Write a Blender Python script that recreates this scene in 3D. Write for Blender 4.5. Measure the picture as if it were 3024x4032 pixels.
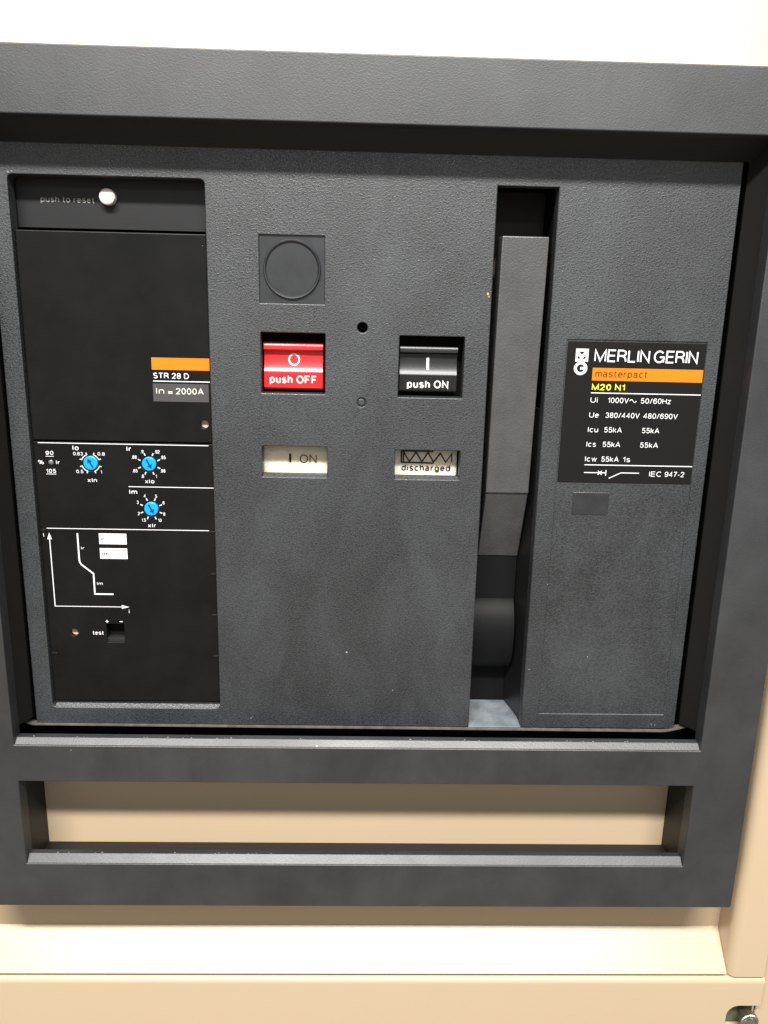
import bpy, bmesh, math, random
from mathutils import Vector, Matrix

# ------------------------------------------------------------------ start
for o in list(bpy.data.objects):
    bpy.data.objects.remove(o, do_unlink=True)
scene = bpy.context.scene
C = scene.collection
random.seed(4)

# ------------------------------------------------------------------ camera
cd = bpy.data.cameras.new('camera')
cam = bpy.data.objects.new('camera', cd)
C.objects.link(cam)
cd.sensor_fit = 'HORIZONTAL'
cd.sensor_width = 36.0
cd.lens = 36.0 * 3261.0 / 3024.0
cd.clip_start = 0.01
cd.clip_end = 50.0
YAW, PITCH, ROLL = math.radians(-1.63137), math.radians(14.72562), math.radians(1.36289)
Rz = Matrix.Rotation(YAW, 3, 'Z')
fw = Vector((0, math.cos(PITCH), -math.sin(PITCH)))
up = Vector((0, math.sin(PITCH), math.cos(PITCH)))
rt = Vector((1, 0, 0))
rt2 = Rz @ (math.cos(ROLL) * rt + math.sin(ROLL) * up)
up2 = Rz @ (-math.sin(ROLL) * rt + math.cos(ROLL) * up)
fw2 = Rz @ fw
M = Matrix((rt2, up2, -fw2)).transposed().to_4x4()
M.translation = Vector((0, -0.45, 0))
cam.matrix_world = M
scene.camera = cam

# ------------------------------------------------------------------ room light
world = bpy.data.worlds.new('World')
scene.world = world
world.use_nodes = True
wn, wl = world.node_tree.nodes, world.node_tree.links
bg = wn['Background']
tc = wn.new('ShaderNodeTexCoord')
sx = wn.new('ShaderNodeSeparateXYZ')
wl.new(tc.outputs['Generated'], sx.inputs[0])
rmp = wn.new('ShaderNodeMapRange')
rmp.inputs['From Min'].default_value = -1
rmp.inputs['From Max'].default_value = 1
wl.new(sx.outputs['Z'], rmp.inputs['Value'])
cr = wn.new('ShaderNodeValToRGB')
e = cr.color_ramp.elements
e[0].position = 0.0
e[0].color = (0.58, 0.49, 0.38, 1)
e[1].position = 1.0
e[1].color = (0.60, 0.60, 0.62, 1)
for q_, c_ in ((0.20, (0.50, 0.41, 0.31, 1)), (0.36, (0.21, 0.18, 0.145, 1)), (0.55, (0.19, 0.185, 0.18, 1)), (0.68, (0.50, 0.50, 0.51, 1))):
    m_ = cr.color_ramp.elements.new(q_)
    m_.color = c_
wl.new(rmp.outputs['Result'], cr.inputs['Fac'])
wl.new(cr.outputs['Color'], bg.inputs['Color'])
bg.inputs['Strength'].default_value = 1.0


def area_lamp(name, loc, target, sx_, sy_, watts, col):
    ld = bpy.data.lights.new(name, 'AREA')
    ld.shape = 'RECTANGLE'
    ld.size = sx_
    ld.size_y = sy_
    ld.energy = watts
    ld.color = col
    o = bpy.data.objects.new(name, ld)
    C.objects.link(o)
    o.location = loc
    d = Vector(target) - Vector(loc)
    o.rotation_euler = d.to_track_quat('-Z', 'Y').to_euler()
    return o


area_lamp('ceiling_tube_light', (-0.10, -1.70, 1.90), (0, 0, -0.1), 2.0, 0.18, 203, (1.0, 0.97, 0.93))
area_lamp('far_fill_light', (0.15, -4.20, 1.95), (0, 0, -0.1), 1.6, 0.16, 15, (0.95, 0.98, 1.0))  # unseen lamp, added to brighten the upper front and panel
area_lamp('sheen_fill_light', (0.20, -3.0, 0.45), (0, 0, -0.05), 0.25, 1.2, 4, (0.88, 0.95, 1.0))  # unseen lamp, added for a soft sheen on the middle of the fascia

scene.view_settings.view_transform = 'Standard'
scene.view_settings.look = 'None'
scene.view_settings.exposure = 0.0
scene.view_settings.gamma = 1.0
scene.view_settings.use_curve_mapping = False


# ------------------------------------------------------------------ materials
def mat(name, col, rough=0.5, spec=0.5, metal=0.0, bump=None, wear=None, dust=None, rvar=0.0, coat=0.0, grain=0.0, smear=None, sss=0.0):
    """bump: (scale, strength, distance, stretch) ; wear: (second colour, scale, amount) ;
    dust: (scale, amount)"""
    m = bpy.data.materials.new(name)
    m.use_nodes = True
    nt = m.node_tree
    n, l = nt.nodes, nt.links
    b = n['Principled BSDF']
    b.inputs['Base Color'].default_value = (*col, 1)
    b.inputs['Roughness'].default_value = rough
    b.inputs['Specular IOR Level'].default_value = spec
    b.inputs['Metallic'].default_value = metal
    if sss:
        b.inputs['Subsurface Weight'].default_value = sss
        b.inputs['Subsurface Radius'].default_value = (1.0, 0.8, 0.6)
        b.inputs['Subsurface Scale'].default_value = 0.006
    if coat:
        b.inputs['Coat Weight'].default_value = coat
        b.inputs['Coat Roughness'].default_value = 0.08
    t = n.new('ShaderNodeTexCoord')
    base = None
    if wear:
        nz = n.new('ShaderNodeTexNoise')
        nz.inputs['Scale'].default_value = wear[1]
        nz.inputs['Detail'].default_value = 6
        nz.inputs['Roughness'].default_value = 0.65
        l.new(t.outputs['Object'], nz.inputs['Vector'])
        r = n.new('ShaderNodeMapRange')
        r.inputs['From Min'].default_value = 0.35
        r.inputs['From Max'].default_value = 0.75
        r.inputs['To Max'].default_value = wear[2]
        l.new(nz.outputs['Fac'], r.inputs['Value'])
        mx = n.new('ShaderNodeMix')
        mx.data_type = 'RGBA'
        mx.inputs[6].default_value = (*col, 1)
        mx.inputs[7].default_value = (*wear[0], 1)
        l.new(r.outputs['Result'], mx.inputs[0])
        base = mx.outputs[2]
        l.new(base, b.inputs['Base Color'])
    if smear:
        sm = n.new('ShaderNodeMapping')
        sm.inputs['Rotation'].default_value = (0, 0.6, 0)
        sm.inputs['Scale'].default_value = (1.0, 1.0, 0.55)
        l.new(t.outputs['Object'], sm.inputs['Vector'])
        ns = n.new('ShaderNodeTexNoise')
        ns.inputs['Scale'].default_value = smear[1]
        ns.inputs['Detail'].default_value = 5
        ns.inputs['Roughness'].default_value = 0.6
        ns.inputs['Distortion'].default_value = 0.8
        l.new(sm.outputs['Vector'], ns.inputs['Vector'])
        rs_ = n.new('ShaderNodeMapRange')
        rs_.inputs['From Min'].default_value = 0.42
        rs_.inputs['From Max'].default_value = 0.72
        rs_.inputs['To Max'].default_value = smear[2]
        l.new(ns.outputs['Fac'], rs_.inputs['Value'])
        mxs = n.new('ShaderNodeMix')
        mxs.data_type = 'RGBA'
        mxs.inputs[6].default_value = (*col, 1)
        if base:
            l.new(base, mxs.inputs[6])
        mxs.inputs[7].default_value = (*smear[0], 1)
        l.new(rs_.outputs['Result'], mxs.inputs[0])
        base = mxs.outputs[2]
        l.new(base, b.inputs['Base Color'])
    if dust:
        vo = n.new('ShaderNodeTexVoronoi')
        vo.inputs['Scale'].default_value = dust[0]
        l.new(t.outputs['Object'], vo.inputs['Vector'])
        lt = n.new('ShaderNodeMath')
        lt.operation = 'LESS_THAN'
        l.new(vo.outputs['Distance'], lt.inputs[0])
        sc = n.new('ShaderNodeSeparateColor')
        l.new(vo.outputs['Color'], sc.inputs[0])
        rr_ = n.new('ShaderNodeMapRange')
        rr_.inputs['From Min'].default_value = 1.0 - dust[1]
        rr_.inputs['From Max'].default_value = 1.0
        rr_.inputs['To Min'].default_value = 0.0
        rr_.inputs['To Max'].default_value = 0.10
        l.new(sc.outputs[0], rr_.inputs['Value'])
        l.new(rr_.outputs['Result'], lt.inputs[1])
        mx2 = n.new('ShaderNodeMix')
        mx2.data_type = 'RGBA'
        mx2.inputs[6].default_value = (*col, 1)
        if base:
            l.new(base, mx2.inputs[6])
        mx2.inputs[7].default_value = (0.35, 0.34, 0.31, 1)
        l.new(lt.outputs[0], mx2.inputs[0])
        l.new(mx2.outputs[2], b.inputs['Base Color'])
    if rvar:
        nz2 = n.new('ShaderNodeTexNoise')
        nz2.inputs['Scale'].default_value = 14
        nz2.inputs['Detail'].default_value = 4
        l.new(t.outputs['Object'], nz2.inputs['Vector'])
        r2 = n.new('ShaderNodeMapRange')
        r2.inputs['From Min'].default_value = 0.3
        r2.inputs['From Max'].default_value = 0.7
        r2.inputs['To Min'].default_value = rough - rvar
        r2.inputs['To Max'].default_value = rough + rvar
        l.new(nz2.outputs['Fac'], r2.inputs['Value'])
        l.new(r2.outputs['Result'], b.inputs['Roughness'])
    if bump:
        mp = n.new('ShaderNodeMapping')
        mp.inputs['Scale'].default_value = (1, 1, bump[3])
        mp.inputs['Rotation'].default_value = (0, 0.35, 0)
        l.new(t.outputs['Object'], mp.inputs['Vector'])
        nb = n.new('ShaderNodeTexNoise')
        nb.inputs['Scale'].default_value = bump[0]
        nb.inputs['Detail'].default_value = 3
        nb.inputs['Roughness'].default_value = 0.55
        nb.inputs['Distortion'].default_value = 0.6
        l.new(mp.outputs['Vector'], nb.inputs['Vector'])
        bp = n.new('ShaderNodeBump')
        bp.inputs['Strength'].default_value = bump[1]
        bp.inputs['Distance'].default_value = bump[2]
        l.new(nb.outputs['Fac'], bp.inputs['Height'])
        l.new(bp.outputs['Normal'], b.inputs['Normal'])
        if grain:
            # the pits of the grain are duller than its ridges
            g = n.new('ShaderNodeMapRange')
            g.inputs['From Min'].default_value = 0.35
            g.inputs['From Max'].default_value = 0.65
            g.inputs['To Min'].default_value = grain
            g.inputs['To Max'].default_value = -grain
            l.new(nb.outputs['Fac'], g.inputs['Value'])
            ad = n.new('ShaderNodeMath')
            ad.operation = 'ADD'
            ad.inputs[1].default_value = rough
            if rvar:
                l.new(r2.outputs['Result'], ad.inputs[1])
            l.new(g.outputs['Result'], ad.inputs[0])
            l.new(ad.outputs[0], b.inputs['Roughness'])
    return m


MT = dict(
    fascia=mat('grained_plastic', (0.0085, 0.0102, 0.0125), 0.51, 1.0, bump=(1000, 0.55, 0.00050, 1.3),
               wear=((0.018, 0.0208, 0.0245), 16, 1.0), dust=(140, 0.012), rvar=0.05, grain=0.2, smear=((0.048, 0.054, 0.060), 26, 0.38)),
    frame=mat('frame_plastic', (0.0105, 0.0120, 0.0142), 0.51, 1.0, bump=(1050, 0.28, 0.0004, 1.2),
              wear=((0.025, 0.0268, 0.0295), 30, 0.8), dust=(170, 0.016), rvar=0.06, smear=((0.050, 0.053, 0.058), 26, 0.22)),
    handle=mat('handle_plastic', (0.043, 0.043, 0.045), 0.46, 1.0, bump=(1200, 0.5, 0.0004, 1.0),
               wear=((0.075, 0.074, 0.074), 60, 0.7)),
    black=mat('satin_black_plastic', (0.004, 0.004, 0.0042), 0.42, 0.22, bump=(1100, 0.12, 0.0002, 1.0),
              wear=((0.010, 0.010, 0.010), 25, 0.8), dust=(120, 0.012)),
    strip=mat('reset_strip_plastic', (0.018, 0.018, 0.019), 0.45, 0.35, bump=(1100, 0.15, 0.0002, 1.0)),
    gloss=mat('gloss_black_plastic', (0.010, 0.010, 0.010), 0.34, 0.45),
    deep=mat('chassis_black', (0.006, 0.0055, 0.0055), 0.6, 0.1),
    brown=mat('dark_brown_metal', (0.035, 0.027, 0.024), 0.6, 0.2),
    plug=mat('smooth_grey_plastic', (0.017, 0.018, 0.020), 0.34, 0.8, wear=((0.034, 0.036, 0.039), 90, 0.8)),
    label=mat('label_black', (0.009, 0.009, 0.009), 0.40, 0.22),
    white=mat('white_ink', (0.72, 0.72, 0.72), 0.6, 0.2),
    greyink=mat('faded_grey_ink', (0.30, 0.29, 0.28), 0.6, 0.2),
    cream=mat('cream_ink', (0.70, 0.68, 0.58), 0.6, 0.2),
    paper=mat('white_sticker', (0.85, 0.85, 0.88), 0.5, 0.3),
    ink=mat('dark_ink', (0.030, 0.018, 0.016), 0.6, 0.2),
    orange=mat('orange_ink', (0.72, 0.185, 0.006), 0.5, 0.3),
    brownink=mat('red_brown_ink', (0.16, 0.022, 0.006), 0.6, 0.2),
    yellow=mat('yellow_ink', (0.85, 0.80, 0.03), 0.5, 0.3),
    sticker=mat('grey_sticker', (0.062, 0.060, 0.060), 0.5, 0.3, bump=(900, 0.2, 0.0002, 1.0)),
    red=mat('red_plastic', (0.74, 0.022, 0.026), 0.26, 0.5),
    blue=mat('blue_plastic', (0.010, 0.30, 0.70), 0.4, 0.4),
    darkblue=mat('dark_blue_groove', (0.004, 0.055, 0.18), 0.6, 0.2),
    flag=mat('ivory_flag_plastic', (0.88, 0.79, 0.64), 0.4, 0.4, wear=((0.80, 0.69, 0.54), 60, 0.6), sss=0.9),
    pink=mat('pinkish_white_plastic', (0.80, 0.66, 0.63), 0.4, 0.4),
    copper=mat('copper', (0.75, 0.45, 0.34), 0.5, 0.5, metal=0.0),
    beige=mat('beige_paint', (0.488, 0.38, 0.250), 0.32, 0.5, bump=(500, 0.10, 0.0004, 1.0),
              wear=((0.47, 0.362, 0.236), 8, 0.6)),
    floor=mat('scuffed_metal', (0.30, 0.33, 0.35), 0.42, 0.5, metal=0.35, wear=((0.13, 0.16, 0.19), 95, 1.0)),
    dust=mat('pale_dust', (0.22, 0.215, 0.20), 0.9, 0.1),
    chip=mat('tan_chip', (0.42, 0.31, 0.19), 0.8, 0.1),
    innerwall=mat('inner_wall_black', (0.0075, 0.0072, 0.007), 0.5, 0.35, bump=(1000, 0.3, 0.0003, 1.2)),
    hub=mat('matt_black_plastic', (0.006, 0.006, 0.0065), 0.55, 0.14),
    lip=mat('pale_lip', (0.075, 0.07, 0.065), 0.5, 0.4, wear=((0.17, 0.155, 0.13), 120, 0.8)),
    steel=mat('knurled_steel', (0.42, 0.41, 0.36), 0.42, 0.5, metal=1.0),
    olive=mat('dull_green_metal', (0.075, 0.07, 0.05), 0.45, 0.5, metal=0.4, wear=((0.15, 0.17, 0.10), 90, 0.9)),
    lens=mat('grey_lens', (0.13, 0.13, 0.13), 0.3, 0.5),
)
MM = 0.001


# ------------------------------------------------------------------ object helpers
def empty(name, loc, label, cat):
    o = bpy.data.objects.new(name, None)
    o.empty_display_size = 0.02
    C.objects.link(o)
    o.location = loc
    o['label'] = label
    o['category'] = cat
    return o


def finish(name, me, m, parent=None, smooth=True, label=None):
    """links a mesh given in world coordinates as one object, under its parent"""
    me.name = name
    me.materials.clear()
    me.materials.append(MT[m])
    if smooth:
        me.shade_smooth()
        me.set_sharp_from_angle(angle=math.radians(32))
        for p in me.polygons:
            if p.area > 8e-5:
                p.use_smooth = False
    o = bpy.data.objects.new(name, me)
    C.objects.link(o)
    if parent is not None:
        wp = Vector((0, 0, 0))
        p = parent
        while p is not None:
            wp += p.location
            p = p.parent
        me.transform(Matrix.Translation(-wp))
        o.parent = parent
    if label:
        o['label'] = label
    return o


def rr(x0, z0, x1, z1, r=0.0, n=5):
    """rounded rectangle outline in mm, counter clockwise"""
    x0, x1 = min(x0, x1), max(x0, x1)
    z0, z1 = min(z0, z1), max(z0, z1)
    if r <= 0:
        return [(x0, z0), (x1, z0), (x1, z1), (x0, z1)]
    pts = []
    for cx, cz, a0 in ((x1 - r, z0 + r, -90), (x1 - r, z1 - r, 0), (x0 + r, z1 - r, 90), (x0 + r, z0 + r, 180)):
        for i in range(n + 1):
            a = math.radians(a0 + 90 * i / n)
            pts.append((cx + r * math.cos(a), cz + r * math.sin(a)))
    return pts


def circ(cx, cz, r, n=40):
    return [(cx + r * math.cos(2 * math.pi * i / n), cz + r * math.sin(2 * math.pi * i / n)) for i in range(n)]


def plate_mesh(outlines, y0, y1, bevel=0.0, bres=2):
    """outline plus holes (mm, x-z plane) given thickness from y0 (front) to y1 (back), in mm"""
    cu = bpy.data.curves.new('tmp', 'CURVE')
    cu.dimensions = '2D'
    cu.fill_mode = 'BOTH'
    half = (y1 - y0) * MM / 2
    bv = bevel * MM
    cu.extrude = max(half - bv, 1e-6)
    cu.bevel_depth = bv
    cu.bevel_resolution = bres
    cu.offset = -bv
    for ol in outlines:
        s = cu.splines.new('POLY')
        s.points.add(len(ol) - 1)
        for p, (x, z) in zip(s.points, ol):
            p.co = (x * MM, z * MM, 0, 1)
        s.use_cyclic_u = True
    o = bpy.data.objects.new('tmp', cu)
    C.objects.link(o)
    dg = bpy.context.evaluated_depsgraph_get()
    dg.update()
    me = bpy.data.meshes.new_from_object(o.evaluated_get(dg))
    bpy.data.objects.remove(o)
    bpy.data.curves.remove(cu)
    yc = (y0 + y1) / 2 * MM
    me.transform(Matrix.Translation((0, yc, 0)) @ Matrix.Rotation(math.radians(90), 4, 'X'))
    return me


def plate(name, outlines, y0, y1, m, parent, bevel=0.0, bres=2, label=None):
    return finish(name, plate_mesh(outlines, y0, y1, bevel, bres), m, parent, label=label)


def prism_mesh(pts, a0, a1, axis='X', bevel=0.0, seg=2, ang=25):
    """closed outline swept along an axis. axis X: pts are (y,z); axis Z: pts are (x,y). mm"""
    bm = bmesh.new()
    ring = []
    for a in (a0, a1):
        if axis == 'X':
            ring.append([bm.verts.new((a * MM, p[0] * MM, p[1] * MM)) for p in pts])
        else:
            ring.append([bm.verts.new((p[0] * MM, p[1] * MM, a * MM)) for p in pts])
    n = len(pts)
    bm.faces.new(ring[0])
    bm.faces.new(ring[1])
    for i in range(n):
        j = (i + 1) % n
        bm.faces.new((ring[0][i], ring[0][j], ring[1][j], ring[1][i]))
    bmesh.ops.recalc_face_normals(bm, faces=bm.faces)
    if bevel:
        ed = [e_ for e_ in bm.edges if len(e_.link_faces) == 2 and e_.calc_face_angle() > math.radians(ang)]
        bmesh.ops.bevel(bm, geom=ed, offset=bevel * MM, segments=seg, profile=0.5, affect='EDGES', clamp_overlap=True)
    me = bpy.data.meshes.new('prism')
    bm.to_mesh(me)
    bm.free()
    return me


def prism(name, pts, a0, a1, m, parent, axis='X', bevel=0.0, seg=2, label=None, ang=25):
    return finish(name, prism_mesh(pts, a0, a1, axis, bevel, seg, ang), m, parent, label=label)


def box(name, x0, x1, y0, y1, z0, z1, m, parent, bevel=0.0, seg=2, label=None):
    return prism(name, [(y0, z0), (y1, z0), (y1, z1), (y0, z1)], x0, x1, m, parent, 'X', bevel, seg, label)


def join(meshes):
    bm = bmesh.new()
    for me in meshes:
        bm.from_mesh(me)
        bpy.data.meshes.remove(me)
    me = bpy.data.meshes.new('joined')
    bm.to_mesh(me)
    bm.free()
    return me


def turned_mesh(cx, cz, prof, n=40, knurl=0.0, teeth=0):
    """solid of revolution about a Y axis line; prof is a list of (radius, y) in mm"""
    bm = bmesh.new()
    rings = []
    for r, y in prof:
        if r <= 0:
            rings.append([bm.verts.new((cx * MM, y * MM, cz * MM))])
        else:
            ring = []
            for i in range(n):
                a = 2 * math.pi * i / n
                k = r + (knurl if (i % 2 == 0 and teeth) else 0)
                ring.append(bm.verts.new(((cx + k * math.cos(a)) * MM, y * MM, (cz + k * math.sin(a)) * MM)))
            rings.append(ring)
    for A, B in zip(rings[:-1], rings[1:]):
        for i in range(n):
            j = (i + 1) % n
            if len(A) == 1 and len(B) == 1:
                continue
            if len(A) == 1:
                bm.faces.new((A[0], B[i], B[j]))
            elif len(B) == 1:
                bm.faces.new((A[i], A[j], B[0]))
            else:
                bm.faces.new((A[i], A[j], B[j], B[i]))
    bmesh.ops.recalc_face_normals(bm, faces=bm.faces)
    me = bpy.data.meshes.new('turned')
    bm.to_mesh(me)
    bm.free()
    return me


# ------------------------------------------------------------------ lettering
def arc(cx, cy, rx, ry, a0, a1, n=14):
    return [(cx + rx * math.cos(math.radians(a0 + (a1 - a0) * i / n)), cy + ry * math.sin(math.radians(a0 + (a1 - a0) * i / n)))
            for i in range(n + 1)]


def oval(cx, cy, rx, ry):
    return arc(cx, cy, rx, ry, 90, 450, 24)


# plain sans-serif capitals, figures and small letters as centre lines: (width, strokes), capital height 1
GLYPH = {
    'A': (.70, [[(0, 0), (.35, 1), (.70, 0)], [(.12, .32), (.58, .32)]]),
    'C': (.66, [arc(.36, .5, .36, .5, 48, 312, 22)]),
    'D': (.64, [[(0, 0), (0, 1), (.26, 1)] + arc(.26, .5, .38, .5, 85, -85, 16) + [(.26, 0), (-.02, 0)]]),
    'E': (.54, [[(.54, 1), (0, 1), (0, 0), (.54, 0)], [(.05, .52), (.50, .52)]]),
    'F': (.52, [[(.52, 1), (0, 1), (0, 0)], [(.05, .50), (.46, .50)]]),
    'G': (.74, [arc(.37, .5, .37, .5, 42, 318, 22) + [(.74, .02)], [(.72, .20), (.72, .47), (.40, .47)]]),
    'H': (.62, [[(0, 0), (0, 1)], [(.62, 0), (.62, 1)], [(.05, .52), (.57, .52)]]),
    'I': (.0, [[(0, 0), (0, 1)]]),
    'L': (.50, [[(0, 1), (0, 0), (.50, 0)]]),
    'M': (.78, [[(0, 0), (0, 1), (.39, .04), (.78, 1), (.78, 0)]]),
    'N': (.62, [[(0, 0), (0, 1), (.62, 0), (.62, 1)]]),
    'O': (.74, [oval(.37, .5, .37, .5)]),
    'R': (.60, [[(0, 0), (0, 1), (.32, 1)] + arc(.32, .755, .25, .245, 80, -80, 10) + [(.32, .51), (.05, .51)],
                [(.34, .48), (.50, .40), (.56, .25), (.60, 0)]]),
    'S': (.56, [arc(.28, .745, .26, .255, 25, 262, 14) + arc(.28, .255, .28, .255, 82, -155, 14)]),
    'T': (.58, [[(0, 1), (.58, 1)], [(.29, .95), (.29, 0)]]),
    'U': (.60, [[(0, 1), (0, .3)] + arc(.30, .30, .30, .30, 188, 352, 12) + [(.60, .3), (.60, 1)]]),
    'V': (.64, [[(0, 1), (.32, 0), (.64, 1)]]),
    '0': (.50, [oval(.25, .5, .25, .5)]),
    '1': (.24, [[(0, .76), (.18, .84), (.24, 1), (.24, 0)]]),
    '2': (.50, [arc(.25, .72, .25, .28, 175, -30, 14) + [(0, .0), (.50, 0)]]),
    '3': (.50, [arc(.24, .765, .22, .235, 160, -80, 12) + arc(.25, .265, .25, .265, 80, -160, 14)]),
    '4': (.54, [[(.40, 0), (.40, 1), (0, .28), (.54, .28)]]),
    '5': (.50, [[(.46, 1), (.09, 1), (.04, .50)] + arc(.25, .32, .25, .32, 138, -155, 16)]),
    '6': (.50, [oval(.25, .31, .25, .31), [(.0, .34), (.0, .5)] + arc(.26, .60, .26, .40, 175, 30, 12)]),
    '7': (.50, [[(0, 1), (.50, 1), (.28, .5), (.18, 0)]]),
    '8': (.50, [oval(.25, .765, .22, .235), oval(.25, .26, .25, .26)]),
    '9': (.50, [oval(.25, .69, .25, .31), [(.50, .66), (.50, .5)] + arc(.24, .40, .26, .40, -5, -150, 12)]),
    'a': (.46, [arc(.22, .53, .19, .19, 160, 5, 10) + [(.41, .1), (.46, 0)], oval(.20, .20, .20, .20)]),
    'c': (.44, [arc(.24, .36, .24, .36, 48, 312, 16)]),
    'd': (.48, [oval(.23, .36, .23, .36), [(.48, 0), (.48, 1)]]),
    'e': (.48, [[(.03, .38), (.48, .38)] + arc(.24, .36, .24, .36, 4, 312, 18)]),
    'g': (.48, [oval(.23, .36, .23, .36), [(.48, .72), (.48, .0)] + arc(.25, -.04, .23, .20, -5, -155, 10)]),
    'h': (.44, [[(0, 0), (0, 1)], [(.03, .42)] + arc(.22, .46, .22, .26, 160, 0, 10) + [(.44, 0)]]),
    'i': (.0, [[(0, 0), (0, .72)], [(0, .87), (0, 1)]]),
    'k': (.44, [[(0, 0), (0, 1)], [(.42, .72), (.04, .30)], [(.17, .42), (.44, 0)]]),
    'm': (.72, [[(0, 0), (0, .72)], [(.03, .42)] + arc(.19, .50, .17, .22, 160, 0, 8) + [(.36, 0)],
                [(.39, .42)] + arc(.55, .50, .17, .22, 160, 0, 8) + [(.72, 0)]]),
    'n': (.44, [[(0, 0), (0, .72)], [(.03, .42)] + arc(.22, .46, .22, .26, 160, 0, 10) + [(.44, 0)]]),
    'o': (.48, [oval(.24, .36, .24, .36)]),
    'p': (.48, [oval(.25, .36, .23, .36), [(0, .72), (0, -.26)]]),
    'r': (.24, [[(0, 0), (0, .72)], arc(.24, .42, .22, .30, 170, 85, 8)]),
    's': (.42, [arc(.21, .545, .19, .175, 30, 262, 12) + arc(.21, .185, .21, .185, 82, -155, 12)]),
    't': (.26, [[(.10, .95), (.10, .16)] + arc(.24, .16, .14, .16, 190, 280, 6), [(0, .70), (.26, .70)]]),
    'u': (.44, [[(0, .72), (0, .26)] + arc(.22, .26, .22, .26, 188, 340, 10) + [(.42, .3)], [(.44, .72), (.44, 0)]]),
    'w': (.66, [[(0, .72), (.165, 0), (.33, .70), (.495, 0), (.66, .72)]]),
    'x': (.42, [[(0, .72), (.42, 0)], [(0, 0), (.42, .72)]]),
    'z': (.40, [[(0, .72), (.40, .72), (0, 0), (.40, 0)]]),
    '.': (.0, [[(0, -.04), (0, .09)]]),
    '/': (.32, [[(0, -.02), (.32, 1.02)]]),
    '-': (.26, [[(0, .36), (.26, .36)]]),
    '=': (.48, [[(0, .24), (.48, .24)], [(0, .50), (.48, .50)]]),
    '%': (.74, [oval(.15, .76, .15, .24), oval(.59, .24, .15, .24), [(.56, 1), (.18, 0)]]),
}


class Ink:
    """printed marks in one colour on one surface, collected into one mesh"""

    def __init__(self, y, surf=None):
        self.y = y
        self.surf = surf
        self.v = []
        self.f = []
        self.count = 0

    def add(self, vs, fs):
        # every stroke lies a few thousandths of a millimetre over the last, so none are coplanar
        k = len(self.v)
        lift = 0.004 * (self.count % 14)
        self.count += 1
        self.v += [(v[0], v[1], lift) for v in vs]
        self.f += [tuple(i + k for i in f) for f in fs]

    def text(self, s, x0, x1, base, cap, weight=0.13, gap=0.10):
        t = weight
        strokes, pen = [], 0.0
        for ch in s:
            if ch == ' ':
                pen += 0.36
                continue
            wd, st = GLYPH[ch]
            for q in st:
                strokes.append([(pen + p[0], p[1]) for p in q])
            pen += wd + t + gap
        wid = pen - gap
        kx = (x1 - x0) / wid
        kz = cap / (1 + t)
        for q in strokes:
            self.line([(x0 + (p[0] + t / 2) * kx, base + (p[1] + t / 2) * kz) for p in q], t * min(kx, kz) * 1.0)

    def textc(self, s, cx, cz, cap, wide=0.95, weight=0.16):
        wid = sum(GLYPH[c][0] + weight + 0.10 for c in s) - 0.10
        w = wid * cap / (1 + weight) * wide
        self.text(s, cx - w / 2, cx + w / 2, cz - cap / 2, cap, weight)

    def poly(self, pts):
        self.add(list(pts), [tuple(range(len(pts)))])

    def rect(self, x0, z0, x1, z1):
        self.poly([(x0, z0), (x1, z0), (x1, z1), (x0, z1)])

    def line(self, pts, w):
        """stroke of even width with mitred joints"""
        n = len(pts)
        P = [Vector(p) for p in pts]
        L, R = [], []
        for i in range(n):
            d0 = (P[i] - P[i - 1]).normalized() if i else (P[1] - P[0]).normalized()
            d1 = (P[i + 1] - P[i]).normalized() if i < n - 1 else d0
            if not i:
                d0 = d1
            t = (d0 + d1).normalized()
            nrm = Vector((-t.y, t.x))
            c = max(0.45, nrm.dot(Vector((-d0.y, d0.x))))
            L.append(P[i] + nrm * (w / 2 / c))
            R.append(P[i] - nrm * (w / 2 / c))
        vs = [tuple(p) for p in L] + [tuple(p) for p in R]
        self.add(vs, [(i, n + i, n + i + 1, i + 1) for i in range(n - 1)])

    def ring(self, cx, cz, r0, r1, a0=0, a1=360, n=40):
        vs = []
        for i in range(n + 1):
            a = math.radians(a0 + (a1 - a0) * i / n)
            for r in (r0, r1):
                vs.append((cx + r * math.cos(a), cz + r * math.sin(a)))
        self.add(vs, [(2 * i, 2 * i + 1, 2 * i + 3, 2 * i + 2) for i in range(n)])

    def build(self, name, m, parent, label=None):
        me = bpy.data.meshes.new(name)
        vs = []
        for x, z, lift in self.v:
            y = (self.surf(z) if self.surf else self.y) - lift
            vs.append((x * MM, y * MM, z * MM))
        me.from_pydata(vs, [], self.f)
        bm = bmesh.new()
        bm.from_mesh(me)
        for f in bm.faces:
            f.normal_update()
            if f.normal.y > 0:
                f.normal_flip()
        bm.to_mesh(me)
        bm.free()
        return finish(name, me, m, parent, smooth=False, label=label)


# ================================================================== CABINET
cab = empty('cabinet', (0, 0.016, -0.50),
            'beige sheet metal cabinet with sloped ledge and rounded lower cover behind the black frame', 'cabinet')
# recessed mounting sheet with the breaker's cut-out
plate('back_panel', [rr(-900, -412, 246.4, 118), rr(-206, -276.5, 209, 88)], 16, 17.5, 'beige', cab)
# ledge sloping out from the recess
prism('sloped_ledge', [(16.0, -408.2), (-4.6, -428.6), (-3.2, -430.0), (17.6, -409.6)], -900, 246.3, 'beige', cab,
      bevel=0.5)
# vertical post to the right of the frame
post = [(246.3, 30)]
for i in range(11):
    a = math.radians(180 + 90 * i / 10)
    post.append((246.3 + 7.0 + 7.0 * math.cos(a), 2.0 + 7.0 * math.sin(a)))
post += [(271.0, -5.0), (272.2, -3.8), (272.2, 30)]
prism('side_post', post, -430.4, 106, 'beige', cab, axis='Z')
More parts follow.
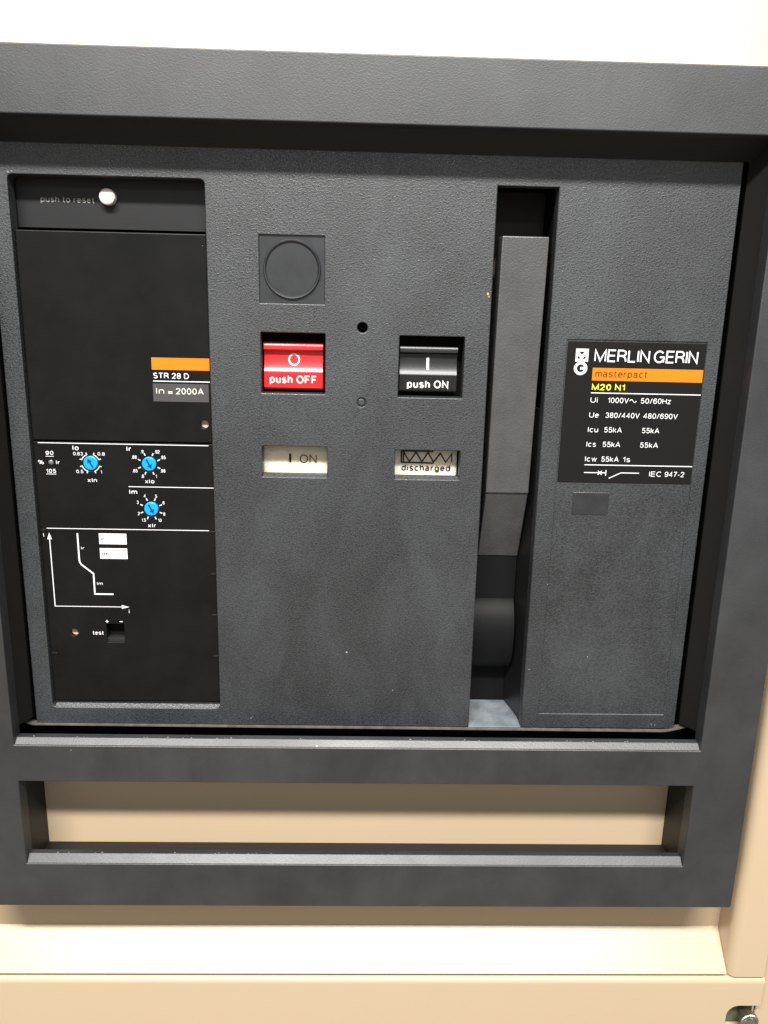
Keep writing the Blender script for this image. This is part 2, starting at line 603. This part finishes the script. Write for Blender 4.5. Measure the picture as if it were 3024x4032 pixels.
# panel above the frame, leaning back a little
prism('upper_panel', [(-3.0, 109.4), (150.0, 627.0), (153.0, 627.0), (0.0, 109.4)], -900, 900, 'beige', cab)
# cover below the seam, with a rounded top edge and a notch for its screw
cov = []
for x, z in [(-900, -431.6), (272.4, -431.6), (272.4, -453.9)]:
    cov.append((x, z))
for i in range(9):
    a = math.radians(90 + 90 * i / 8)
    cov.append((258.0 + 8.0 * math.cos(a), -461.9 + 8.0 * math.sin(a)))
cov += [(250.0, -478), (272.4, -478), (272.4, -800), (-900, -800)]
bm = bmesh.new()
fv = [bm.verts.new((x * MM, -0.005, z * MM)) for x, z in cov]
bv_ = [bm.verts.new((x * MM, 0.006, z * MM)) for x, z in cov]
bm.faces.new(fv)
bm.faces.new(bv_)
for i in range(len(cov)):
    j = (i + 1) % len(cov)
    bm.faces.new((fv[i], fv[j], bv_[j], bv_[i]))
bmesh.ops.recalc_face_normals(bm, faces=bm.faces)
bm.edges.ensure_lookup_table()
top_e = [e_ for e_ in bm.edges if set(e_.verts) == {fv[0], fv[1]}]
bmesh.ops.bevel(bm, geom=top_e, offset=0.0042, segments=7, profile=0.5, affect='EDGES')
rest = [e_ for e_ in bm.edges if len(e_.link_faces) == 2 and e_.calc_face_angle() > math.radians(50)
        and all(v.co.y < -0.0049 for v in e_.verts)]
bmesh.ops.bevel(bm, geom=rest, offset=0.0006, segments=2, profile=0.5, affect='EDGES')
me = bpy.data.meshes.new('cover')
bm.to_mesh(me)
bm.free()
finish('lower_cover', me, 'beige', cab)
# dark slot under the seam and the neighbouring sheet past the post
box('seam_backing', -900, 272, 2.0, 5.0, -440, -424.5, 'brown', cab)
box('side_panel', 273.6, 900, 3.0, 6.0, -800, 106, 'beige', cab, bevel=0.8)
box('screw_plate', 248.0, 273.2, 6.4, 8.0, -482, -448, 'olive', cab)
prof = [(0, 7), (3.2, 6.5), (3.2, -0.6), (5.6, -0.7), (6.0, -1.1), (6.0, -4.6), (5.5, -5.2), (4.2, -5.3), (3.9, -4.2),
        (2.6, -4.1), (2.3, -5.4), (0, -5.6)]
finish('cover_screw', turned_mesh(266.6, -467.6, prof, n=56, knurl=0.3, teeth=1), 'steel', cab)

# ================================================================== FRAME
fr = empty('bezel', (0, -0.0, -0.3637),
           'dark grey plastic bezel with a large and a slim opening around the breaker', 'bezel')
front = plate_mesh([rr(-233.0, -363.7, 233.7, 109.1, 1.5), rr(-197.0, -255.0, 201.4, 78.6, 0.6),
                    rr(-196.5, -334.0, 200.0, -278.4, 0.6)], -20, -10, 0.7, 3)
shell = plate_mesh([rr(-232.4, -363.0, 233.1, 108.5, 1.5), rr(-203.0, -274.6, 207.0, 84.0, 0.6),
                    rr(-196.8, -345.0, 200.3, -277.9, 0.4)], -9.99, 15.8, 0.2, 1)
sill_a = prism_mesh([(-19.3, -255.1), (-16.0, -251.9), (-12.0, -251.9), (-10.2, -255.1)], -196.9, 201.3, 'X', 0.25)
sill_b = prism_mesh([(-19.3, -334.2), (-15.6, -330.0), (-12.0, -330.0), (-10.2, -334.2)], -196.4, 199.9, 'X', 0.25)
inc_r = prism_mesh([(201.5, -10.2), (206.9, -10.2), (206.9, 3.0), (195.6, 3.0), (194.9, -0.6)], -247.5, 82, 'Z')
inc_l = prism_mesh([(-197.1, -10.2), (-202.9, -10.2), (-202.9, 3.0), (-193.4, 3.0), (-192.9, -0.6)], -247.5, 82, 'Z')
inc_t = prism_mesh([(-10.2, 78.7), (-10.2, 83.9), (-0.3, 83.9), (-0.3, 70.0), (-1.0, 69.4)], -202, 206, 'X')
finish('surround', join([front, sill_a, sill_b]), 'frame', fr)
finish('inner_walls', join([shell, inc_r, inc_l, inc_t]), 'innerwall', fr)  # inner walls of the bezel, in a darker black than its front
# dust gathered along the ledges
dust_v, dust_f = [], []
for (za, ya, xa, xb, cnt) in ((-251.9, -15.7, -194, 198, 36), (-330.0, -15.3, -193, 197, 22), (-254.6, -19.2, -194, 198, 14), (-333.5, -18.9, -190, 195, 8)):
    for q in range(cnt):
        cx_, r_ = random.uniform(xa, xb), random.uniform(0.12, 0.42)
        cy_, cz_ = ya + random.uniform(-0.5, 0.3), za + random.uniform(0.02, 0.12)
        k0 = len(dust_v)
        n_ = 5
        for w_ in range(n_):
            a = 2 * math.pi * w_ / n_ + random.uniform(-0.3, 0.3)
            rr2 = r_ * random.uniform(0.6, 1.2)
            dust_v.append(((cx_ + 1.5 * rr2 * math.cos(a)) * MM, (cy_ + 0.5 * rr2 * math.sin(a)) * MM, (cz_ + 0.55 * rr2 * (1 + math.sin(a))) * MM))
        dust_f.append(tuple(range(k0, k0 + n_)))
dm = bpy.data.meshes.new('dust')
dm.from_pydata(dust_v, [], dust_f)
finish('dust', dm, 'dust', fr, smooth=False)['kind'] = 'stuff'
# thin lip under the breaker front whose ends curl up
top, bot = [], []
for i in range(9):
    t = i / 8
    top.append((-203.0 + 11.0 * t, -248.9 - 2.9 * (0.5 - 0.5 * math.cos(math.pi * t))))
for i in range(9):
    t = i / 8
    top.append((184.0 + 21.5 * t, -252.6 + 3.9 * (0.5 - 0.5 * math.cos(math.pi * t))))
bot = [(x, z - 0.75) for x, z in reversed(top)]
finish('bottom_lip', plate_mesh([top + bot], -1.4, 3.0, 0.0), 'lip', fr)

# ================================================================== BREAKER
br = empty('circuit_breaker', (0, 0.0, -0.2517),
           'dark grey grained circuit breaker front with red and black push buttons and charging lever', 'circuit breaker')
holes = [rr(-181.0, -241.2, -82.2, 54.3, 2.5),          # trip unit window
         rr(-55.1, -5.9, -21.2, 28.3, 0.3),             # blanking square
         rr(-54.9, -53.1, -20.6, -20.9, 0.6),           # red button
         rr(18.9, -53.8, 53.8, -21.1, 0.6),             # black button
         rr(-55.0, -99.2, -19.2, -82.0, 0.6),           # position flag
         rr(18.2, -99.2, 54.3, -82.8, 0.6),             # spring flag
         circ(-0.9, -17.4, 2.75, 28), circ(-0.8, -57.0, 2.45, 28),
         rr(109.0, -242.3, 184.9, -21.2, 0.4)]          # shallow label field
# the lever slot runs out through the bottom edge of the fascia
slot_outline = [(-191.2, -251.7), (67.0, -251.7), (67.0, 55.0), (98.7, 55.0), (98.7, -251.7), (192.4, -251.7),
                (192.4, 76.0), (-191.2, 76.0)]
fm = plate_mesh([slot_outline] + holes, 0, 9, 0.5)
# lit chamfers at the foot of the windows
ch = [prism_mesh([(0.35, -241.3), (2.4, -239.6), (6, -239.6), (8, -241.3)], -179.5, -82.3, 'X'),
      prism_mesh([(0.35, -99.3), (2.2, -97.9), (6, -97.9), (8, -99.3)], -54.7, -19.4, 'X'),
      prism_mesh([(0.35, -99.3), (2.2, -97.9), (6, -97.9), (8, -99.3)], 18.5, 54.0, 'X')]
finish('fascia', join([fm] + ch), 'fascia', br)
# black chassis behind it
chas = [prism_mesh([(35.5, -300), (60, -300), (60, 100), (35.5, 100)], -232, 233, 'X'),
        prism_mesh([(15.6, -276.4), (34, -276.4), (34, -262.0), (15.6, -262.0)], -206, 208, 'X'),
        prism_mesh([(9.2, -262), (35.4, -262), (35.4, 74), (9.2, 74)], -190, -182, 'X'),
        prism_mesh([(9.2, -252), (35.4, -252), (35.4, 74), (9.2, 74)], 60.5, 66.8, 'X'),
        prism_mesh([(98.8, 9.2), (98.8, 35.4), (104, 35.4), (104, 9.2)], -250, 74, 'Z')]
finish('chassis', join(chas), 'deep', br)
box('slot_back', 66.9, 98.7, 33.5, 35.3, -40, 56, 'brown', br)
prism('slot_side', [(98.9, 9.1), (93.4, 34.6), (98.9, 34.6)], -250.5, -60, 'gloss', br, axis='Z')
box('slot_floor', 66.9, 98.7, 0.4, 34.8, -252.3, -251.5, 'floor', br, bevel=0.3)

# charging lever
lev = [(-2.0, 30.6), (6.2, -107.5), (7.2, -108.2), (25.0, -151.0), (33.0, -152.5), (33.0, -60.0), (16.0, 30.6)]
lv = prism('charging_lever', lev, 70.5, 94.9, 'handle', br, bevel=1.6, seg=3, ang=20)
box('lever_neck', 71.0, 94.4, 25.6, 34.5, -192.0, -140.0, 'hub', br)
hub = []
for i in range(81):
    a = 2 * math.pi * i / 80
    hub.append((33.0 + 17.0 * math.cos(a), -201.0 + 25.0 * math.sin(a)))
prism('lever_hub', hub[:-1], 67.4, 94.0, 'hub', br)

# chips and flecks left on the front
chip = Ink(-0.06)
for cx_, cz_, r_ in ((64.9, 1.4, 0.8), (65.5, 0.1, 0.6)):
    chip.poly([(cx_ + r_ * random.uniform(0.5, 1.0) * math.cos(a * 1.05), cz_ + r_ * random.uniform(0.7, 1.3) * math.sin(a * 1.05)) for a in range(6)])
chip.build('paint_chip', 'chip', br)
fl = Ink(-0.06)
for cx_, cz_, r_ in ((-63.9, -247.2, 0.55), (-62.8, -246.4, 0.3), (108.3, -159.9, 0.45), (101.3, -213.5, 0.5), (-180.2, 55.2, 0.7), (-178.4, 55.6, 0.5),
                     (178.2, -248.8, 0.5), (180.4, -249.3, 0.4), (-84.0, 22.0, 0.2), (35.4, -58.6, 0.3), (-118.0, 55.0, 0.3), (20.5, -228.0, 0.4)):
    fl.poly([(cx_ + r_ * random.uniform(0.5, 1.1) * math.cos(a * 1.05), cz_ + r_ * random.uniform(0.5, 1.1) * math.sin(a * 1.05)) for a in range(6)])
fl.build('dust', 'dust', br)['kind'] = 'stuff'

# blanking plug: sunken square with a round knock-out
ringm = turned_mesh(-38.1, 11.4, [(0, 0.75), (13.3, 0.8), (13.7, 0.4), (14.1, -0.2), (14.6, -0.3), (15.0, 0.2), (15.2, 1.6), (15.8, 1.6), (15.9, 0.95), (16.1, 0.95), (16.1, 6)], n=64)
finish('blanking_plug', join([plate_mesh([rr(-55.6, -6.4, -20.7, 28.8)], 1.0, 5.0), ringm]), 'plug', br)
# plain round plug
finish('small_plug', turned_mesh(-0.8, -57.0, [(0, -0.1), (1.5, -0.1), (1.85, 0.2), (1.85, 1.2), (2.6, 1.2)], n=28), 'fascia', br)


# push buttons: ridge, concave scoop and a flat foot
YF = 5.5


def scoop(z):
    """depth of the button's front at a height"""
    if z > -30.3:
        return YF - 0.5
    if z < -42.1:
        return YF
    # a circular arc whose lower end faces up and out
    t = (-30.3 - z) / 11.8
    return YF + 2.5 - 2.5 * t ** 3.0


def button(name, x0, x1, m, label):
    pr = [(YF + 8, -26.3), (YF + 1.6, -26.3), (YF + 0.5, -26.6), (YF - 0.3, -27.6), (YF - 0.5, -28.3), (YF - 0.5, -29.9),
          (YF - 0.1, -30.3)]
    for i in range(1, 17):
        z = -30.3 - 11.8 * i / 16
        pr.append((scoop(max(z, -42.1)), z))
    pr += [(YF, -42.3), (YF, -50.4), (YF + 0.7, -51.2), (YF + 8, -51.2)]
    return prism(name, pr, x0, x1, m, br, label=label)


rb = button('push_button', -53.9, -22.2, 'red', 'red push button lettered O and push OFF')
bb = button('push_button', 19.7, 50.9, 'gloss', 'black push button lettered I and push ON')
ink = Ink(0, lambda z: scoop(z) - 0.12)
ink.ring(-37.8, -35.4, 2.35, 3.25)
vs, fs = ink.v, ink.f
ink.v = [(-37.8 + (x + 37.8) * 0.97, -35.4 + (z + 35.4) * 1.03, q) for x, z, q in vs]
ink.text('push OFF', -51.1, -25.3, -48.1, 4.4, 0.22)
ink.build('lettering', 'white', rb)
ink = Ink(0, lambda z: scoop(z) - 0.12)
for k in range(6):
    z0 = -32.7 - 6.7 * k / 6
    ink.rect(34.3, z0 - 6.7 / 6, 35.7, z0)
ink.text('push ON', 23.8, 46.6, -49.2, 4.3, 0.22)
ink.build('lettering', 'white', bb)
for x0, x1, z0, z1 in ((-57, -18.6, -55, -19), (16.9, 55.8, -55.6, -19)):
    box('button_well', x0, x1, 13.0, 15.0, z0, z1, 'deep', br)


# status flags behind their windows
def flag(x0, x1, y, label):
    pr = [(y + 1.6, -78), (y + 0.4, -84), (y, -90), (y, -100.8), (y + 4, -101), (y + 4, -78)]
    return prism('status_flag', pr, x0, x1, 'flag', br, label=label)


f1 = flag(-57, -18, 9.4, 'ivory status flag reading I ON')
f2 = flag(16, 53.6, 9.8, 'ivory status flag reading discharged')
ink = Ink(9.3, lambda z: 9.25 + (0.4 * max(0, (z + 90)) / 6))
ink.rect(-41.0, -92.8, -39.8, -87.8)
ink.text('ON', -35.2, -25.4, -93.0, 4.9, 0.14)
ink.build('lettering', 'ink', f1)
ink = Ink(9.7, lambda z: 9.65 + (0.4 * max(0, (z + 90)) / 6))
ink.text('discharged', 22.2, 50.2, -96.5, 3.8, 0.23)
ink.line([(40.3, -85.05), (21.95, -85.05)], 0.85)
ink.line([(22.2, -84.8), (22.2, -91.6)], 0.85)
ink.line([(21.9, -91.55), (40.5, -91.75)], 0.85)
ink.line([(23.35, -91.5), (23.35, -85.3)], 0.7)
ink.line([(23.4, -85.9), (26.8, -91.0), (30.4, -85.7), (33.8, -91.1), (37.2, -85.8), (40.4, -91.2), (44.1, -86.1),
          (47.3, -91.1), (50.7, -86.3), (50.7, -91.1)], 0.75)
ink.build('lettering', 'ink', f2)

# label field on the right
plate('label_field', [rr(108.4, -242.8, 185.4, -20.6)], 0.5, 4.0, 'fascia', br)
pl = plate('nameplate', [rr(109.4, -99.4, 184.7, -21.7, 0.3)], 0.15, 1.6, 'label', br, bevel=0.25)
w = Ink(0.06)
w.text('MERLIN', 124.1, 154.4, -32.6, 6.7, 0.15, 0.06)
w.text('GERIN', 156.4, 180.7, -32.6, 6.7, 0.15, 0.06)
w.line([(124.0, -49.3), (184.4, -49.3)], 0.5)
w.line([(123.8, -89.2), (184.5, -89.2)], 0.5)
rows = [(-54.6, [('Ui', 124.0, 128.1), ('1000V', 133.6, 145.2), ('50/60Hz', 151.7, 168.4)]),
        (-62.8, [('Ue', 124.0, 129.5), ('380/440V', 133.0, 152.0), ('480/690V', 154.0, 173.2)]),
        (-70.9, [('Icu', 124.0, 129.8), ('55kA', 133.0, 143.0), ('55kA', 154.0, 163.9)]),
        (-79.0, [('Ics', 123.9, 129.4), ('55kA', 132.9, 142.9), ('55kA', 153.8, 164.0)]),
        (-87.3, [('Icw', 123.8, 130.5), ('55kA', 132.9, 142.8), ('1s', 144.9, 149.3)]),
        (-95.3, [('IEC', 160.6, 167.8), ('947-2', 169.4, 180.5)])]
for base, items in rows:
    for s, a, b in items:
        w.text(s, a, b, base, 2.95, 0.15)
w.line([(145.6 + 3.8 * i / 14, -53.3 + 0.75 * math.sin(2 * math.pi * i / 14)) for i in range(15)], 0.4)
w.line([(123.9, -93.6), (136.1, -93.6)], 0.5)
w.line([(131.7, -92.5), (133.9, -94.7)], 0.5)
w.line([(131.7, -94.7), (133.9, -92.5)], 0.5)
w.line([(136.2, -92.0), (136.2, -95.2)], 0.5)
w.line([(138.1, -96.7), (144.7, -93.45), (154.9, -93.5)], 0.5)
# emblem: square with a notched M above a round G, built from its white pieces
x0, z1, s = 114.0, -25.8, 6.9


def sq(px, pz):
    return (x0 + px * s, z1 - pz * s)


for quad in ([(0, 0), (1, 0), (1, .22), (0, .22)], [(0, .78), (1, .78), (1, 1), (0, 1)],
             [(0, .22), (.23, .22), (.19, .54), (.17, .78), (0, .78)], [(1, .22), (.72, .22), (.78, .54), (.80, .78), (1, .78)],
             [(.23, .22), (.47, .47), (.47, .78), (.42, .78), (.19, .54)], [(.72, .22), (.78, .54), (.53, .78), (.47, .78), (.47, .47)]):
    w.poly([sq(*p) for p in quad])
w.ring(117.2, -36.2, 2.05, 3.65)
w.rect(117.0, -36.9, 119.6, -35.5)
w.build('lettering', 'white', pl)
ob = Ink(0.09)
ob.rect(123.9, -42.6, 184.3, -35.8)
ob.build('orange_band', 'orange', pl)
mi = Ink(0.02)
mi.text('masterpact', 125.4, 154.0, -40.75, 3.75, 0.16)
mi.build('band_lettering', 'brownink', pl)
yi = Ink(0.06)
yi.text('M20 N1', 124.1, 142.5, -47.8, 3.4, 0.22)
yi.build('model_lettering', 'yellow', pl)
plate('blank_window', [rr(118.9, -118.1, 139.4, -105.0, 0.4)], 0.2, 1.6, 'plug', br, bevel=0.3)

# ================================================================== TRIP UNIT
tu = empty('trip_unit', (-0.1316, 0.004, -0.2380),
           'smooth black trip unit with three blue setting dials in the left window', 'trip unit')
plate('reset_strip', [rr(-181.6, 29.7, -81.6, 55.0)], 11.0, 14.0, 'strip', tu)
hole_a = circ(-86.6, -71.1, 2.25, 28)
plate('upper_cover', [rr(-180.6, -81.5, -82.5, 27.9, 0.3), hole_a], 3.0, 9.0, 'black', tu, bevel=0.5)
hole_b = circ(-166.1, -194.8, 2.35, 28)
hole_c = rr(-147.2, -200.7, -137.0, -189.2, 0.5)
wells = [circ(-149.85, -93.9, 4.55, 36), circ(-117.8, -93.8, 4.5, 36), circ(-117.8, -119.5, 4.5, 36)]
lc = plate('setting_cover', [rr(-180.6, -238.2, -82.5, -82.3, 0.4), hole_b, hole_c] + wells, 3.0, 9.0, 'black', tu, bevel=0.3)
uc = [o for o in tu.children if o.name.startswith('upper_cover')][0]
finish('backing', join([plate_mesh([rr(-180.8, -240.4, -82.4, 27.0)], 9.1, 11.5)]), 'deep', tu)
plate('foot_rail', [rr(-180.4, -240.6, -82.6, -238.9)], 3.4, 8.5, 'black', tu, bevel=0.3)

rs = Ink(10.9)
rs.text('push to reset', -169.1, -141.2, 42.3, 3.0, 0.17)
rs.build('reset_lettering', 'greyink', tu)
finish('reset_button', turned_mesh(-133.7, 45.4, [(0, 6.6), (3.3, 6.7), (3.9, 7.1), (4.1, 7.7), (4.1, 12)], n=36), 'pink', tu)
for cx, cz, r in ((-86.6, -71.1, 2.2), (-166.1, -194.8, 2.3)):
    finish('cover_screw', turned_mesh(cx, cz, [(0, 5.9), (r + 0.3, 5.9), (r + 0.3, 7.5)], n=24), 'copper', tu)
box('test_socket', -147.6, -136.6, 4.0, 8.9, -203.5, -198.2, 'strip', tu, bevel=0.3)
finish('overload_lamp', turned_mesh(-171.6, -93.9, [(0, 2.4), (0.8, 2.55), (1.4, 3.0)], n=20), 'lens', tu)

# setting dials
for cx, cz, dx, dz in ((-149.85, -93.9, -38, 70), (-117.8, -93.8, 35, -68), (-117.8, -119.5, 36, -68)):
    d = finish('dial', turned_mesh(cx, cz, [(0, 2.3), (3.5, 2.3), (3.9, 2.6), (4.0, 3.0), (4.0, 8)], n=40), 'blue', tu)
    L = math.hypot(dx, dz)
    ux, uz = dx / L, dz / L
    px, pz = -uz, ux
    P = lambda a, b: (cx + ux * a + px * b, cz + uz * a + pz * b)
    a = Ink(2.2)
    a.poly([P(-2.9, -0.45), P(1.0, -0.45), P(1.0, 0.45), P(-2.9, 0.45)])
    a.poly([P(0.6, -1.5), P(3.0, 0), P(0.6, 1.5)])
    a.build('pointer', 'darkblue', d)

k = Ink(2.9)
k.line([(-177.8, -83.0), (-84.8, -83.0)], 0.42)
k.line([(-129.8, -106.9), (-82.6, -106.9)], 0.42)
k.line([(-176.9, -131.75), (-85.9, -131.75)], 0.42)
k.text('90', -174.2, -169.7, -89.7, 2.2, 0.19)
k.line([(-174.2, -90.5), (-169.8, -90.5)], 0.3)
k.text('%', -178.7, -175.3, -95.0, 2.3, 0.17)
k.text('Ir', -168.9, -166.6, -94.9, 2.2, 0.19)
k.text('105', -174.6, -169.1, -99.9, 2.3, 0.19)
k.line([(-174.6, -100.5), (-169.1, -100.5)], 0.3)
k.text('Io', -159.3, -155.7, -86.8, 2.7, 0.21)
k.text('0.63', -159.1, -153.7, -89.7, 1.9, 0.17)
k.text('0.8', -145.8, -141.7, -89.6, 1.9, 0.17)
k.text('0.5', -158.1, -154.1, -99.7, 1.9, 0.17)
k.textc('1', -144.3, -98.8, 1.9)
k.text('xIn', -152.3, -146.9, -104.7, 2.3, 0.19)
for a0, a1 in ((111, 159), (23, 69), (200, 248), (-66, -19)):
    k.ring(-149.85, -93.9, 4.75, 5.25, a0, a1, 10)
    for a in (a0, a1):
        c, s_ = math.cos(math.radians(a)), math.sin(math.radians(a))
        k.line([(-149.85 + 4.9 * c, -93.9 + 4.9 * s_), (-149.85 + 6.2 * c, -93.9 + 6.2 * s_)], 0.55)
k.text('Ir', -129.9, -127.0, -86.8, 2.7, 0.21)
k.text('Im', -129.7, -125.0, -111.1, 2.6, 0.21)
k.text('xIo', -120.6, -115.2, -104.8, 2.3, 0.19)
k.text('xIr', -120.3, -115.5, -130.3, 2.3, 0.19)
for cz in (-93.8, -119.5):
    for i in range(8):
        a = math.radians(22.5 + 45 * i)
        k.line([(-117.8 + 5.0 * math.cos(a), cz + 5.0 * math.sin(a)), (-117.8 + 6.5 * math.cos(a), cz + 6.5 * math.sin(a))], 0.6)
for s, x, z in (('.9', -121.3, -86.9), ('.92', -113.1, -86.9), ('.95', -109.9, -90.0), ('.98', -110.4, -97.6),
                ('1', -114.2, -100.7), ('.8', -121.7, -100.8), ('.85', -125.7, -97.8), ('.88', -125.8, -90.1),
                ('4', -121.1, -112.1), ('5', -114.8, -112.2), ('6', -110.8, -115.9), ('8', -110.7, -122.4),
                ('10', -113.3, -126.1), ('1.5', -122.3, -126.1), ('2', -124.9, -122.3), ('3', -125.2, -115.8)):
    k.textc(s, x, z, 1.9, 1.0, 0.17)
k.textc('t', -178.9, -135.6, 2.2)
k.line([(-175.75, -138.0), (-175.75, -178.7)], 0.52)
k.line([(-176.0, -178.5), (-137.4, -178.5)], 0.42)
k.poly([(-175.75, -134.3), (-177.1, -138.2), (-174.4, -138.2)])
k.poly([(-133.3, -178.5), (-137.6, -177.3), (-137.6, -179.7)])
k.line([(-160.0, -134.4), (-160.0, -149.8), (-159.8, -151.6), (-158.9, -153.1), (-152.5, -158.4), (-152.5, -170.75), (-141.9, -170.75)], 0.88)
k.text('Ir', -158.6, -156.5, -144.0, 1.7, 0.17)
k.text('Im', -151.0, -147.5, -165.2, 1.8, 0.17)
k.textc('i', -133.5, -181.1, 2.5)
k.line([(-147.5, -187.6), (-145.7, -187.6)], 0.45)
k.line([(-146.6, -186.7), (-146.6, -188.5)], 0.45)
k.line([(-139.4, -187.6), (-137.6, -187.6)], 0.45)
k.text('test', -155.4, -148.9, -196.0, 2.5, 0.19)
k.build('lettering', 'white', lc)
st = Ink(2.86)
st.rect(-148.0, -140.6, -132.6, -134.3)
st.rect(-148.0, -149.3, -132.6, -143.0)
st.build('white_box', 'paper', lc)
st = Ink(2.8)
st.text('Ir', -147.1, -145.0, -138.7, 2.3, 0.24)
st.text('Im', -147.1, -143.0, -147.4, 2.3, 0.24)
st.build('box_lettering', 'ink', lc)
# clips along the cover's edges
for x0, x1, z in ((-85.8, -82.7, -132.5), (-85.9, -82.7, -157.6), (-85.9, -82.7, -182.7), (-85.9, -82.7, -208.4),
                  (-180.4, -176.6, -207.7), (-180.4, -177.4, -132.6)):
    box('clip', x0, x1, 2.55, 5.0, z - 0.8, z + 0.5, 'gloss', tu, bevel=0.25)
# rating block
rt_ = Ink(2.9)
rt_.rect(-113.8, -42.0, -82.9, -35.6)
rt_.build('orange_band', 'orange', uc)
rt_ = Ink(2.9)
rt_.text('STR 28 D', -113.3, -94.0, -46.7, 3.1, 0.19)
rt_.line([(-113.4, -48.1), (-82.9, -48.1)], 0.5)
rt_.build('lettering', 'white', uc)
stk = plate('rating_sticker', [rr(-113.7, -59.1, -83.7, -49.4)], 2.75, 3.2, 'sticker', tu, bevel=0.05)
rt_ = Ink(2.65)
rt_.text('In', -112.2, -107.4, -55.0, 3.4, 0.17)
rt_.text('=', -106.0, -102.8, -55.4, 3.4, 0.16)
rt_.text('2000A', -101.4, -86.3, -55.0, 3.4, 0.17)
rt_.build('lettering', 'cream', stk)
